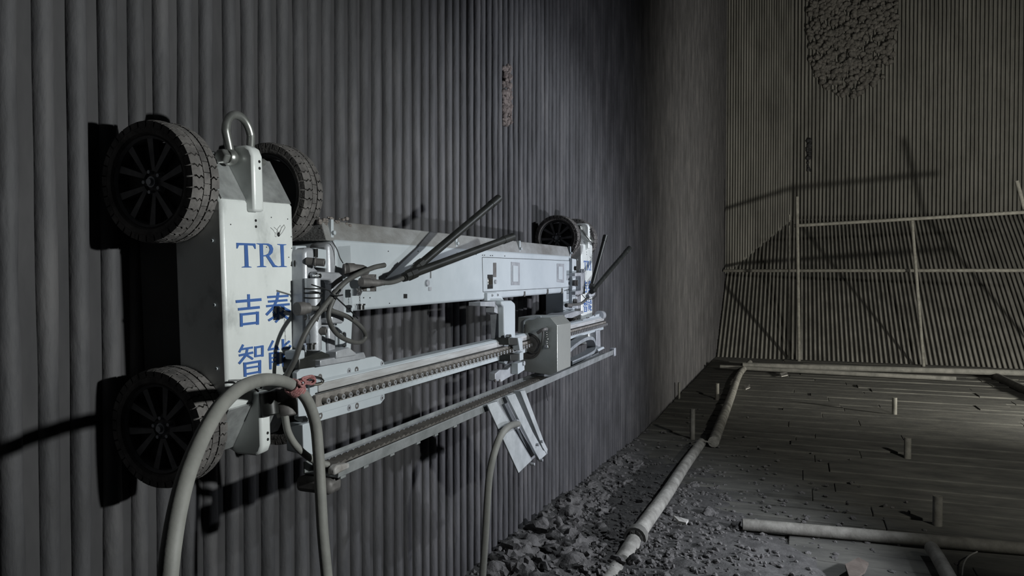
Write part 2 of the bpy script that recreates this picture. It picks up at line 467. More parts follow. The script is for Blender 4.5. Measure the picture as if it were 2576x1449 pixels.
stroke_glyph([((500, 1045), (460, 1126), 20), ((448, 1137), (552, 1115), 20), ((523, 1093), (556, 1138), 17), ((469, 1165), (473, 1328), 22), ((466, 1173), (556, 1160), 18), ((547, 1157), (547, 1292), 22), ((475, 1218), (545, 1207), 14),
              ((475, 1258), (545, 1247), 14), ((594, 1030), (596, 1128), (655, 1118), (670, 1092), 22), ((598, 1100), (660, 1050), 18), ((596, 1172), (599, 1296), (650, 1286), (672, 1266), 22), ((600, 1240), (665, 1185), 18)])

SCREW = MB().lathe([(-.002, 0), (-.002, .003), (.001, .004), (.001, 0)], 8).mesh('screw', 30)
HOLEX = MB().lathe([(.0, 0), (.0, .0045), (-.003, .0045), (-.003, 0)], 12, 'x').mesh('hole', 30)

def make_unit(U, far):
    ch = MB()
    prof = [(.262 - .004, -.228), (.262, -.222), (.262, .224), (.258, .230), (.198, .336), (.188, .342), (.10, .342), (.10, .21), (.128, .17), (.128, -.17), (.10, -.21), (.10, -.342), (.188, -.342), (.198, -.336)]
    ch.slab([(x, -.121, z) for x, z in prof], (0, .242, 0))
    chassis = part('chassis', ch, M['steel'], robot, bevel=.007, M=U, smooth=40)
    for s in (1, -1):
        part('shaded_end_cover', MB().slab([(x, -.1175, z * s) for x, z in ((.2605, .2315), (.2005, .3375), (.197, .335), (.257, .229))], (0, .235, 0)), M['dirtshadesteel'], chassis, bevel=.0005, M=U)  # thin shell over each slant, darkened for both dirt and shade
    # black magnet housing behind the chassis
    part('magnet_housing', MB().box((.012, -.112, -.255), (.127, .118, .165)), M['black'], robot, bevel=.004, M=U)
    for z in (-AX, AX):
        make_wheel(U, -.1575, z, False, R.uniform(0, 2))
        make_wheel(U, .215, z, True, R.uniform(0, 2))
        part('axle', MB().cyl((.131, -.16, z), (.131, .22, z), .011, 16), M['cast'], robot, M=U)
    # lifting lugs with rounded end
    for s in (1, -1):
        lug = [(.283, .205 * s), (.283, .330 * s), (.276, .346 * s), (.262, .354 * s), (.21, .354 * s), (.17, .335 * s), (.17, .25 * s), (.255, .205 * s)]
        lg = MB().slab([(x, -.042, z) for x, z in lug], (0, .034, 0))
        lo = part('lifting_lug', lg, M['steel'], chassis, bevel=.006, M=U, smooth=40)
        for z in (.318, .303):
            link('hole', HOLEX, M['hole'], chassis, U @ Matrix.Translation((.2842, -.021, z * s)) @ Matrix.Scale(.75, 4))
    for z in (.186, .172, -.20):
        link('hole', HOLEX, M['hole'], chassis, U @ Matrix.Translation((.2632, -.014, z)) @ Matrix.Scale(.7, 4))
    for yy, z in ((-.095, .175), (.02, .125), (.04, .195), (.10, .193), (.112, .15), (.10, .10), (.108, .08), (.112, .122)):
        link('hole', HOLEX, M['hole'], chassis, U @ Matrix.Translation((.2630, yy, z)) @ Matrix.Scale(.3, 4))
    for z in (.14, .0, -.14):
        link('screw', SCREW, M['white'], chassis, U @ Matrix.Translation((.235, -.122, z)))
    # cotter ring pin on the panel
    pin = MB().cyl((.262, .055, .155), (.270, .055, .155), .0055, 12)
    pin.tube([(.272, .055, .155), (.2725, .062, .170), (.273, .072, .178), (.273, .076, .172), (.272, .066, .160), (.272, .057, .153)], .0007, 6)
    pin.tube([(.272, .055, .155), (.2725, .046, .166), (.272, .036, .172)], .0006, 6)
    part('cotter_pin', pin, M['chrome'], chassis, M=U)
    return chassis
ch_near = make_unit(M_NEAR, False)
ch_far = make_unit(M_FAR, True)
for mb in GLYPHS:
    o = part('lettering', mb, M['blue'], ch_near, smooth=0)
    Mf = M_FAR @ M_NEAR.inverted() @ WM[o.name]
    link('lettering', o.data, M['blue'], ch_far, Mf)

# ---- shackles pinned through the lugs (things of their own)
def shackle(U, tilt, label):
    root = empty('bow_shackle', U @ Vector((.235, -.025, .345)))
    tag(root, label, 'shackle', 'lifting shackles')
    T = U @ Matrix.Translation((.235, -.025, .326)) @ Matrix.Rotation(tilt, 4, 'Y')
    pts = [(0, -.034, -.004), (0, -.034, .02)]
    for k in range(0, 17):
        a = math.pi * (1 + k / 16.0)
        w = .040
        pts.append((0, w * math.cos(a), .055 - .045 * math.sin(a) * 1.0))
    pts += [(0, .034, .02), (0, .034, -.004)]
    part('bow', MB().tube(catmull(pts, 3), .0095, 14), M['shackle'], root, M=T, smooth=60)
    for s in (-1, 1):
        part('eye', MB().lathe([(s * .024, 0), (s * .024, .015), (s * .030, .0185), (s * .040, .0185), (s * .045, .015), (s * .045, 0)], 24), M['shackle'], root, M=T)
    part('pin', MB().cyl((0, -.05, 0), (0, .075, 0), .009, 16), M['shackle'], root, M=T)
    part('pin_head', MB().lathe([(-.066, 0), (-.066, .0145), (-.063, .017), (-.050, .017), (-.050, 0)], 6), M['shackle'], root, bevel=.0015, M=T, smooth=20)
    part('nut', MB().lathe([(.047, 0), (.047, .0145), (.058, .0145), (.058, .009), (.066, .009), (.066, 0)], 6), M['shackle'], root, bevel=.001, M=T, smooth=20)
shackle(M_NEAR, math.radians(-4), 'large steel bow shackle standing upright on the nearer end of the robot')
shackle(M_FAR, math.radians(142), 'steel bow shackle flopped forward on the far end of the robot')

# ---- connecting beam
XB = .27
BY0, BY1, BZ0, BZ1 = 1.668, 3.885, 1.4815, 1.679
beam = part('beam', MB().box((.10, BY0, BZ0), (XB, BY1, BZ1)), M['white'], robot, bevel=.009, smooth=40)
part('dust_cover', MB().prof([(XB - .003, BZ1 - .006), (XB - .02, BZ1 + .05), (.11, BZ1 + .05), (.10, BZ1 - .006)], BY0 - .03, BY1 - .01), M['dustwhite'], beam, bevel=.003)
# cover clips
for px, py in ((839, 582), (1151, 605), (1310, 622), (1437, 640)):
    c = atx(px, py, XB - .003)
    mb = MB().box((XB - .02, c.y - .006, BZ1 - .004), (XB - .006, c.y + .006, BZ1 + .052))
    mb.cyl((XB - .012, c.y, BZ1 + .016), (XB + .002, c.y, BZ1 + .016), .006, 10)
    part('cover_clip', mb, M['white'], beam, bevel=.001)
# service door and its fittings
part('door', MB().pslab([(1214, 648), (1438, 657), (1438, 721), (1216, 733)], XB + .002, .004), M['white'], beam, bevel=.0008)
gap = MB()
fr = [(1213, 647), (1440, 656), (1440, 722), (1215, 734.5)]
for a, b in zip(fr, fr[1:] + fr[:1]):
    gap.tube([atx(*a, XB + .0004), atx(*b, XB + .0004)], .0011, 4)
part('door_gap', gap, M['hole'], beam)
for x0, x1, y0, y1, y2, y3 in ((1287, 1308, 659, 661, 717, 717), (1402, 1419, 663, 664, 711, 709)):
    q = [(x0, y0), (x1, y1), (x1, y2), (x0, y3)]
    h = part('recessed_handle', MB().pslab(q, XB + .005, .004), M['cast'], beam, bevel=.001)
    cx = sum(p[0] for p in q) / 4; cy = sum(p[1] for p in q) / 4
    q2 = [(cx + (a - cx) * .62, cy + (b - cy) * .72) for a, b in q]
    part('handle_pull', MB().pslab(q2, XB + .008, .004), M['white'], beam, bevel=.0015)
part('latch_slot', MB().pslab([(1241.5, 661), (1249, 661), (1249, 697), (1241.5, 697)], XB + .004, .003), M['conn'], beam, bevel=.001)
part('latch', MB().pslab([(1227, 691), (1240, 691), (1240, 726), (1227, 727)], XB + .0035, .003), M['hole'], beam)
part('latch_tongue', MB().pslab([(1228, 700), (1239, 700), (1239, 717), (1228, 717)], XB + .006, .004), M['chrome'], beam, bevel=.001)
def disc(px, py, x, r, d, mat, name, parent, n=16):
    c = atx(px, py, x)
    return part(name, MB().cyl((x - d, c.y, c.z), (x, c.y, c.z), r, n), mat, parent, bevel=min(.001, r * .2))
disc(1249, 709, XB + .009, .0085, .009, M['cast'], 'key_lock', beam)
disc(1078, 712, XB + .008, .011, .009, M['cast'], 'round_lock', beam)
part('lock_rod', MB().tube([atx(1084, 668, XB + .003), atx(1084, 700, XB + .003)], .0014, 6), M['conn'], beam)
part('lock_tab', MB().pslab([(1080, 722), (1086, 722), (1086, 731), (1080, 731)], XB + .004, .004), M['cast'], beam)
for px, py, s in ((1020, 745, 4.6), (853, 623, 0), (977, 632, 1.0), (972, 695, 1.0), (931, 749, 1.2), (915, 749, 1.2), (980, 763, 1.0), (880, 776, 1.2), (1150, 637, 1), (1198, 640, 1), (1214, 642, 1), (1219, 642, 1), (1234, 643, 1), (1239, 643, 1), (1270, 644, 1), (1052, 632, .9), (1360, 715, .7)):
    if s:
        part('hole', MB().pslab([(px - s, py - s * 1.2), (px + s, py - s * 1.2), (px + s, py + s * 1.2), (px - s, py + s * 1.2)], XB + .0006, .002), M['hole'], beam)
for px, py in ((1320, 741), (1378, 735), (1414, 733)):
    part('drain_slot', MB().pslab([(px - 2, py - 8), (px + 2, py - 8), (px + 2, py + 5), (px - 2, py + 5)], XB + .0008, .004), M['cable'], beam)
# caked dirt on the near end of the cover
dirt = MB()
for k in range(46):
    c = atx(R.uniform(800, 880), R.uniform(546, 560) + R.random() ** 2 * 16, .25)
    r = R.uniform(.003, .009)
    dirt.lathe([(-r * .6, 0), (-r * .3, r * .9), (r * .3, r), (r * .6, 0)], 6, 'z', c)
part('caked_dirt', dirt, M['dirt'], beam, smooth=0)

# ---- near end of the frame: leg, hinge casting, brackets
leg = part('frame_leg', MB().pslab([(846, 615), (884, 612), (890, 780), (884, 893), (848, 893)], XB, .10), M['white'], robot, bevel=.006)
part('frame_leg', MB().pslab([(1418, 728), (1446, 722), (1446, 792), (1418, 800)], XB, .10), M['white'], robot, bevel=.004)
part('hinge_plate', MB().pslab([(745, 618), (772, 618), (772, 905), (752, 905)], .272, .03), M['white'], robot, bevel=.003)
hb = part('hinge_casting', MB().pslab([(766, 632), (772, 624), (790, 622), (792, 640), (792, 672), (804, 682), (804, 875), (768, 880)], .30, .07), M['cast'], robot, bevel=.008, smooth=40)
part('casting_column', MB().pslab([(824, 612), (846, 608), (848, 690), (846, 890), (832, 890), (826, 690)], .292, .06), M['cast'], robot, bevel=.010, smooth=40)
part('window_plate', MB().pslab([(792, 624), (822, 628), (822, 676), (792, 672)], .286, .02), M['white'], hb, bevel=.002)
part('slot', MB().pslab([(792, 626), (800, 626), (800, 648), (792, 646)], .2868, .004), M['hole'], hb)
part('casting_web', MB().pslab([(800, 812), (842, 812), (842, 822), (800, 822)], .298, .03), M['cast'], hb, bevel=.003)
part('support_post', MB().pslab([(826, 822), (844, 820), (846, 888), (828, 890)], .305, .03), M['cast'], robot, bevel=.006)
part('support_post', MB().pslab([(806, 846), (820, 840), (822, 890), (808, 890)], .300, .03), M['white'], robot, bevel=.004)
part('slot', MB().pslab([(796, 850), (806, 846), (807, 872), (797, 874)], .3015, .004), M['hole'], hb, bevel=.001)
part('backing_plate', MB().pslab([(800, 698), (848, 698), (848, 818), (800, 818)], .287, .01), M['white'], robot, bevel=.001)
# C-shaped bracket
br = MB().pslab([(796, 688), (803, 683), (855, 686), (864, 694), (867, 808), (861, 814), (824, 814), (824, 801), (835, 800), (836, 713), (831, 705), (800, 704)], .325, .024)
cb = part('c_bracket', br, M['cast'], robot, bevel=.004, smooth=40)
def bolt(px, py, x, r, ln, dirv, parent, name='bolt', mat='conn'):
    """socket bolt pointing out of the wall"""
    c = atx(px, py, x); d = Vector(dirv).normalized()
    mb = MB().cyl(c - d * ln, c, r, 18)
    mb.cyl(c - d * (ln * .55), c - d * (ln * .45), r * 1.25, 18)
    o = part(name, mb, M[mat], parent, bevel=.0012)
    part('socket', MB().cyl(c - d * .002, c + d * .0006, r * .5, 6), M['hole'], parent, smooth=0)
    return o
bolt(817, 661, .340, .0095, .045, (1, .45, -.1), hb)
bolt(821, 833, .345, .0095, .045, (1, .45, 0), hb)
bolt(806, 694, .333, .006, .02, (1, 0, 0), cb, mat='chrome')
bolt(802, 800, .333, .010, .035, (1, .25, -.1), cb)
part('white_bar', MB().tube([atx(802, 790, .32), atx(803, 776, .325), atx(812, 770, .325)], .004, 8), M['white'], cb)
# actuator cylinder with clamp rings, plus its cable connector
act = MB().tube([atx(786, 700, .315), atx(790, 880, .315)], .019, 20)
ac = part('actuator', act, M['cast'], robot, smooth=40)
for py in (726, 737, 749):
    c = atx(787.5, py, .315)
    part('clamp_ring', MB().lathe([(-.0015, .0195), (-.0015, .0225), (.0015, .0225), (.0015, .0195)], 24, 'z', c), M['hole'], ac)
part('cable_connector', MB().tube([atx(746, 777, .33), atx(765, 776, .335), atx(766, 776, .335), atx(778, 775, .34)], [.016, .016, .014, .013], 18), M['conn'], robot, bevel=.002)
disc(748, 663, .2725, .0115, .003, M['hole'], 'hole', hb)
# hanging caps on little chains
def chain_cap(px0, py0, px1, py1, x, r, nm='dust_cap'):
    a = atx(px0, py0, x); b = atx(px1, py1, x)
    n = max(3, int((a - b).length / .009)); mb = MB()
    for k in range(n):
        c = a.lerp(b, (k + .5) / n); L = (a - b).length / n * .62
        t = [(c.x + (0 if k % 2 else .0016 * math.sin(q)), c.y + (.0016 * math.sin(q) if k % 2 else 0), c.z + L * math.cos(q)) for q in [j * math.pi / 5 for j in range(10)]]
        mb.tube(t, .0006, 5, closed=True)
    cp = part(nm, MB().lathe([(0, 0), (0, r * 1.25), (-.004, r * 1.25), (-.0045, r), (-.016, r), (-.016, r * .8), (-.006, r * .75)], 20, 'z', b), M['chrome'], robot)
    part('chain', mb, M['chrome'], cp)
chain_cap(776, 782, 779, 862, .335, .0125)
chain_cap(904, 722, 905, 764, .31, .0125)
part('hex_cap', MB().lathe([(.0, 0), (.0, .0115), (.024, .0115), (.024, 0)], 6, 'y', atx(890, 735, .30)), M['chrome'], robot, smooth=10)
# base plates between casting and rail
part('base_plate', MB().pslab([(846, 884), (878, 874), (896, 888), (896, 894), (846, 902)], .33, .10), M['cast'], robot, bevel=.002)
part('base_plate', MB().pslab([(806, 906), (916, 886), (920, 896), (920, 902), (806, 922)], .325, .14), M['cast'], robot, bevel=.002)
part('black_motor', MB().pslab([(752, 900), (812, 884), (836, 894), (836, 918), (752, 930)], .310, .10), M['blackm'], robot, bevel=.004)
part('side_block', MB().pslab([(750, 884), (768, 880), (768, 902), (752, 906)], .33, .04), M['white'], robot, bevel=.004)
part('leg_clamp', MB().pslab([(856, 838), (872, 834), (873, 878), (856, 884)], XB + .008, .01), M['white'], leg, bevel=.003)
for px, py in ((864, 840), (866, 872)): bolt(px, py, XB + .012, .004, .008, (1, 0, 0), leg, mat='chrome')

# ---- rail with studs
XR = .300
RY0, RY1 = 1.50, 4.44
mount = MB().pslab([(752, 1056), (747, 938), (757, 928), (944, 896.5), (962, 905), (967, 915), (968, 1003), (958, 1016), (800, 1061)], XR + .006, .014)
mp_ = part('mount_plate', mount, M['white'], robot, bevel=.0015)
for px, py, sock in ((878, 933, 1), (897, 930, 0), (961, 914, 1), (878, 1026, 1), (898, 1021, 0), (961, 1001, 1), (805, 949, 0), (806, 1046, 0)):
    c = atx(px, py, XR + .0062)
    if sock:
        part('bolt', MB().lathe([(-.002, .0085), (.0006, .0085), (.0006, .0068), (-.001, .0066), (.001, .0055), (.001, 0)], 20, 'x', c), M['cast'], mp_)
        part('socket', MB().cyl((c.x, c.y, c.z), (c.x + .0014, c.y, c.z), .0028, 6), M['hole'], mp_, smooth=0)
    else:
        part('bolt_hole', MB().lathe([(-.001, 0), (.0006, .0060), (.0006, .0085), (-.002, .0085)], 20, 'x', c), M['conn'], mp_)
rz0, rz1 = 1.238, 1.322
rail = part('rail', MB().prof([(XR - .03, rz0), (XR + .012, rz0), (XR + .012, rz0 + .018), (XR + .006, rz0 + .020), (XR + .006, rz1 - .038), (XR + .014, rz1 - .036), (XR + .014, rz1 - .006), (XR + .006, rz1), (XR - .03, rz1)], RY0, RY1), M['white'], robot, bevel=.0012)
part('guide_strip', MB().box((XR + .012, RY0 + .03, rz1 - .029), (XR + .018, RY1 - .01, rz1 - .008)), M['strip'], rail, bevel=.002)
part('rack_bar', MB().prof([(XR + .004, rz0 + .022), (XR + .022, rz0 + .020), (XR + .022, rz0 + .050), (XR + .006, rz0 + .051)], RY0 + .012, RY1 + .02), M['rack'], rail, bevel=.001)
part('groove', MB().box((XR + .010, RY0 + .02, rz0 + .0515), (XR + .0165, RY1, rz0 + .0545)), M['hole'], rail)
STUD = MB().lathe([(-.022, 0), (-.022, .0075), (.010, .0075), (.0115, .0065), (.0115, .0035), (.007, .003), (.007, 0)], 12, 'x').mesh('stud', 30)
STUDR = MB().lathe([(.0105, .0068), (.0125, .0066), (.0125, .0038), (.0105, .0036)], 12, 'x').mesh('stud_ring', 30)
yy = 1.542
while yy < RY1:
    link('stud', STUD, M['rack'], rail, Matrix.Translation((XR + .026, yy, rz0 + .033)))
    link('stud_ring', STUDR, M['cast'], rail, Matrix.Translation((XR + .026, yy, rz0 + .033)))
    yy += .0328
# far mount plate
fm = part('mount_plate', MB().pslab([(1462, 806), (1508, 789), (1508, 826), (1462, 842)], XR + .004, .014), M['white'], robot, bevel=.0015)
for px, py in ((1461 + 3, 806), (1477, 800), (1481, 799), (1496, 794), (1465, 832)):
    part('bolt', MB().cyl(atx(px, py, XR + .002), atx(px, py, XR + .006), .004, 8), M['conn'], fm)
part('side_roller', MB().tube([atx(1507, 793, XR), atx(1514, 793, XR)], [.028, .028], 20), M['cast'], robot)

# ---- lower bracket and cable tray
part('tray_bracket', MB().pslab([(762, 1068), (800, 1058), (806, 1150), (764, 1138)], XR + .015, .05), M['white'], robot, bevel=.002)
part('tray_bracket', MB().pslab([(1500, 832), (1510, 830), (1511, 872), (1501, 874)], XR + .02, .04), M['cast'], robot, bevel=.002)
TX0, TX1, TZ = .30, .40, 1.108
TY0, TY1 = 1.49, 4.34
tray = part('cable_tray', MB().prof([(TX0, TZ + .020), (TX0, TZ - .010), (TX1, TZ - .010), (TX1 + .004, TZ + .018), (TX1 + .001, TZ + .020), (TX1 - .003, TZ - .006), (TX0 + .005, TZ - .006), (TX0 + .004, TZ + .020)], TY0, TY1), M['tray'], robot, bevel=.0008)
part('tray_lip', MB().pslab([(842, 1180), (850, 1170), (880, 1164), (880, 1178), (842, 1197)], TX1 + .012, .02), M['dustmetal'], tray, bevel=.004)
part('tray_end', MB().box((TX0 - .01, TY0 - .02, TZ - .05), (TX1 - .01, TY0 + .035, TZ - .012)), M['conn'], tray, bevel=.012)
LINK = MB().prof([(.320, TZ - .012), (.372, TZ - .012), (.374, TZ + .004), (.366, TZ + .013), (.326, TZ + .013), (.318, TZ + .004)], -.0125, .0125)
for v in LINK.v: v.x -= .346; v.z -= TZ
LINKM = LINK.mesh('chain_link', 30)
yy = 1.53; k = 0
while yy < 3.15:
    link('chain_link', LINKM, M['chain'], tray, Matrix.Translation((.350, yy, TZ)) @ Matrix.Rotation(.28, 4, 'X'))
    yy += .027
part('tray_strip', MB().box((TX0 + .008, 1.52, TZ - .012), (TX0 + .020, TY1 - .05, TZ + .010)), M['cast'], tray)
# looping energy band right of the motor box
loop = [atx(px, py, .36) for px, py in ((1432, 884), (1450, 868), (1475, 853), (1492, 852), (1499, 866), (1497, 882), (1484, 892), (1462, 903), (1440, 913))]
lp = catmull(loop, 6)
bd = MB()
for k in range(len(lp) - 1):
    a, b = lp[k], lp[k + 1]
    t = (b - a).normalized(); nrm = Vector((0, -t.z, t.y)) * .009
    bd.slab([a + nrm, b + nrm, b - nrm, a - nrm], (-.05, 0, 0))
part('cable_band', bd, M['band'], robot, smooth=40)
part('tray_foot', MB().pslab([(1503, 879), (1518, 872), (1521, 876), (1506, 884)], .36, .05), M['white'], tray)
part('tray_foot', MB().box((TX1 - .02, TY1 - .02, TZ - .02), (TX1 + .01, TY1 + .02, TZ + .03)), M['cast'], tray, bevel=.004)

# ---- carriage hanging from the beam, with motor box
ca = part('carriage_arm', MB().pslab([(1262, 757), (1288, 756), (1296, 763), (1297, 770), (1297, 872), (1269, 872), (1268, 772), (1261, 766)], .325, .03), M['white'], robot, bevel=.006, smooth=40)
part('arm_plate', MB().pslab([(1209, 760), (1262, 757), (1287, 756), (1268, 770), (1253, 768), (1250, 772), (1209, 770)], .30, .05), M['cast'], ca, bevel=.001)
part('arm_side', MB().pslab([(1245, 770), (1262, 768), (1268, 778), (1268, 860), (1258, 858), (1255, 790), (1244, 786)], .30, .04), M['cast'], ca, bevel=.002)
hg = part('hanger_plate', MB().pslab([(1226, 737), (1256, 736), (1268, 756), (1226, 757)], XB + .012, .014), M['white'], ca, bevel=.001)
for px, py in ((1240, 743), (1254, 742)): bolt(px, py, XB + .016, .005, .01, (1, 0, 0), ca, mat='cast')
part('carriage_block', MB().pslab([(1280, 850), (1308, 850), (1313, 856), (1313, 868), (1280, 868)], .36, .06), M['blackm'], robot, bevel=.002)
part('carriage_block', MB().pslab([(1284, 893), (1313, 888), (1313, 905), (1284, 909)], .36, .06), M['blackm'], robot, bevel=.002)
part('carriage_clamp', MB().pslab([(1303, 850), (1314, 850), (1316, 880), (1308, 882)], .366, .03), M['white'], robot, bevel=.002)
part('carriage_clamp', MB().pslab([(1308, 888), (1317, 884), (1317, 905), (1308, 908)], .366, .03), M['white'], robot, bevel=.002)
part('carriage_bearing', MB().pslab([(1269, 898), (1278, 896), (1279, 908), (1274, 917), (1269, 912)], .33, .03), M['white'], robot, bevel=.003)
part('carriage_foot', MB().pslab([(1246, 940), (1258, 930), (1278, 930), (1290, 916), (1305, 912), (1304, 938), (1276, 952), (1262, 961), (1246, 958)], .315, .03), M['cast'], robot, bevel=.003)
part('carriage_gusset', MB().pslab([(1303, 914), (1319, 909), (1320, 931), (1303, 942)], .345, .03), M['white'], robot, bevel=.002)
disc(1320, 914, .352, .010, .01, M['cast'], 'bolt', ca)
for px in (1248, 1258): disc(px, 958, .318, .006, .006, M['conn'], 'bolt', ca)
part('motor_drum', MB().lathe([(-.03, 0), (-.03, .032), (-.02, .036), (.06, .036), (.06, 0)], 24, 'y', Vector((.30, 3.14, 1.325))), M['blackm'], robot)
part('valve_knob', MB().lathe([(0, 0), (0, .008), (.03, .007), (.03, 0)], 10, 'y', atx(1276, 846, .345)), M['chrome'], robot)
# motor box: chamfered top front edge
YX0, YX1, BXF = 3.08, 3.285, .445
bz0, bz1 = 1.150, 1.392
box = part('motor_box', MB().slab([(BXF, YX0, bz0 + .004), (BXF, YX0, bz1 - .035), (BXF - .035, YX0, bz1), (.262, YX0, bz1 - .002), (.255, YX0, bz0 + .02), (.29, YX0, bz0), (BXF - .035, YX0, bz0 - .012)], (0, YX1 - YX0, 0)), M['galv'], robot, bevel=.002)
fl_ = Vector((.312, YX0, 1.262))
part('round_flange', MB().lathe([(0, .0), (-.006, .0), (-.006, .047), (-.010, .052), (-.010, .056), (.0, .058)], 36, 'y', fl_), M['conn'], box)
part('flange_hose', MB().tube(catmull([aty(px, py, YX0 - .018) for px, py in ((1322, 816), (1320, 850), (1323, 875), (1337, 887), (1352, 884), (1363, 860), (1366, 832))], 6), .0042, 8), M['cable'], box)
part('top_cable', MB().tube(catmull([aty(px, py, YX0 - .012) for px, py in ((1319, 825), (1319, 810), (1327, 804), (1342, 802), (1352, 796), (1361, 797))], 6), .0045, 8), M['white'], box)
part('elbow_fitting', MB().tube(catmull([aty(1374, 828, YX0 - .0), aty(1372, 828, YX0 - .03), aty(1364, 830, YX0 - .05), aty(1352, 838, YX0 - .05)], 5), .0075, 14), M['conn'], box, smooth=40)
part('fitting_nut', MB().lathe([(-.016, 0), (-.016, .010), (0, .011), (0, 0)], 8, 'y', aty(1375, 828, YX0)), M['cast'], box, smooth=20)
cc = MB()
p0 = aty(1373, 834, YX0 - .012); p1 = aty(1374, 868, YX0 - .012)
for k in range(6):
    c = p0.lerp(p1, (k + .5) / 6); rr = .005 if k != 3 else .009
    cc.tube([(c.x + rr * math.sin(q), c.y, c.z + rr * math.cos(q)) for q in [j * math.pi / 6 for j in range(12)]], .0009, 5, closed=True)
part('chain', cc, M['chrome'], box)
part('chain_tag', MB().box(p1 + Vector((-.007, -.004, -.016)), p1 + Vector((.009, .004, .0))), M['chrome'], box, bevel=.002)

# ---- chute under the tray
chute = part('chute', MB().pslab([(1226, 1018), (1250, 1010), (1338, 1158), (1305, 1190)], .425, .006), M['chute'], robot, bevel=.001)
part('chute_floor', MB().pslab([(1250, 1006), (1282, 998), (1360, 1138), (1337, 1158)], .385, .006), M['cast'], chute)
part('chute_wall', MB().slab([atx(1250, 1010, .425), atx(1338, 1158, .425), atx(1338, 1158, .385), atx(1250, 1010, .385)], (0, .004, .002)), M['cast'], chute)
part('chute_flange', MB().pslab([(1276, 996), (1296, 990), (1340, 1086), (1366, 1132), (1378, 1140), (1358, 1158), (1348, 1140)], .43, .012), M['chute'], chute, bevel=.001)
part('chute_rib', MB().pslab([(1309, 984), (1321, 982), (1369, 1112), (1378, 1130), (1376, 1142), (1365, 1125)], .432, .03), M['chute'], chute, bevel=.001)
for px, py in ((1356, 1119), (1366, 1111), (1345, 1168), (1366, 1158)):
    disc(px, py, .442, .006, .02, M['cast'], 'bolt', chute, 10)
part('hose_fitting', MB().tube([atx(1292, 1070, .41), atx(1300, 1067, .43), atx(1303, 1067, .435)], [.017, .019, .015], 16), M['cast'], chute, bevel=.002)
for px, py in ((862, 1193), (920, 1160), (986, 1132), (1052, 1104), (1097, 1090), (1145, 1061)):
    c = atx(px, py - 6, TX1 + .002)
    part('rivet', MB().box((TX1 - .004, c.y - .01, TZ - .014), (TX1 + .003, c.y + .012, TZ - .008)), M['tray'], tray)

# ---- antennas, connectors and cables
def antenna(p0, p1, rr, parent=robot):
    a, b = Vector(p0), Vector(p1); d = (b - a).normalized(); L = (b - a).length
    rod = part('antenna', MB().tube([a + d * .05 * L, a + d * L * .9], rr, 18), M['blackm'], parent)
    part('antenna_tip', MB().tube([a + d * L * .89, a + d * L], [rr * 1.14, rr * 1.12], 18), M['blackm'], rod, bevel=.001)
    part('tip_disc', MB().tube([a + d * L * .999, a + d * L * 1.003], rr * .98, 18), M['cast'], rod)
    part('antenna_base', MB().tube([a, a + d * .03 * L, a + d * .031 * L, a + d * .075 * L], [rr * 1.05, rr * 1.22, rr * 1.35, rr * 1.3], 8), M['blackm'], rod, smooth=20)
    return rod
antenna(atx(1018, 696, .37), atx(1289, 596, .44), .0128)
antenna(atx(1042, 678, .36), atx(1254, 499, .42), .0128)
antenna(atx(1487, 726, .36), atx(1523, 593, .40), .0125)
antenna(atx(1488, 734, .37), atx(1583, 624, .42), .0135)
part('antenna_coupler', MB().tube([atx(1014, 701, .366), atx(1028, 694, .368), atx(1040, 682, .362), atx(1054, 668, .36)], [.010, .014, .014, .012], 10), M['blackm'], robot, smooth=25)
part('antenna_coupler', MB().tube([atx(1478, 746, .35), atx(1488, 738, .36), atx(1492, 728, .36)], [.013, .020, .014], 10), M['cast'], robot, smooth=25)
cp = part('connector_plate', MB().pslab([(910, 690), (947, 690), (947, 733), (910, 733)], XB + .004, .004), M['conn'], beam, bevel=.001)
for px, py in ((944, 694), (944, 730), (913, 730)): disc(px, py, XB + .006, .003, .003, M['chrome'], 'screw', beam, 8)
part('plate_label', MB().pslab([(923, 725), (931, 725), (931, 732), (923, 732)], XB + .0046, .001), M['white'], beam)
part('antenna_connector', MB().tube([atx(906, 710, .30), atx(910, 710, .305), atx(930, 711, .315), atx(931, 711, .315), atx(948, 712, .325), atx(968, 711, .335)], [.012, .0135, .0125, .0105, .0105, .007], 16), M['conn'], robot, smooth=30)
part('antenna_cable', MB().tube(catmull([atx(962, 711, .333), atx(980, 711, .345), atx(1000, 706, .358), atx(1020, 696, .368)], 6), .0068, 10), M['cable'], robot)
part('antenna_cable', MB().tube(catmull([atx(1430, 767, .30), atx(1445, 766, .31), atx(1462, 763, .33), atx(1476, 752, .345), atx(1486, 740, .358)], 6), .0075, 10), M['cable'], robot)
part('antenna_cable', MB().tube(catmull([atx(1463, 740, .33), atx(1474, 751, .345), atx(1490, 752, .36), atx(1500, 744, .37), atx(1501, 734, .37), atx(1496, 730, .37)], 6), .0022, 8), M['wire'], robot)
part('cable_connector', MB().tube([atx(1424, 768, .295), atx(1437, 768, .305)], .011, 14), M['conn'], robot, bevel=.002)
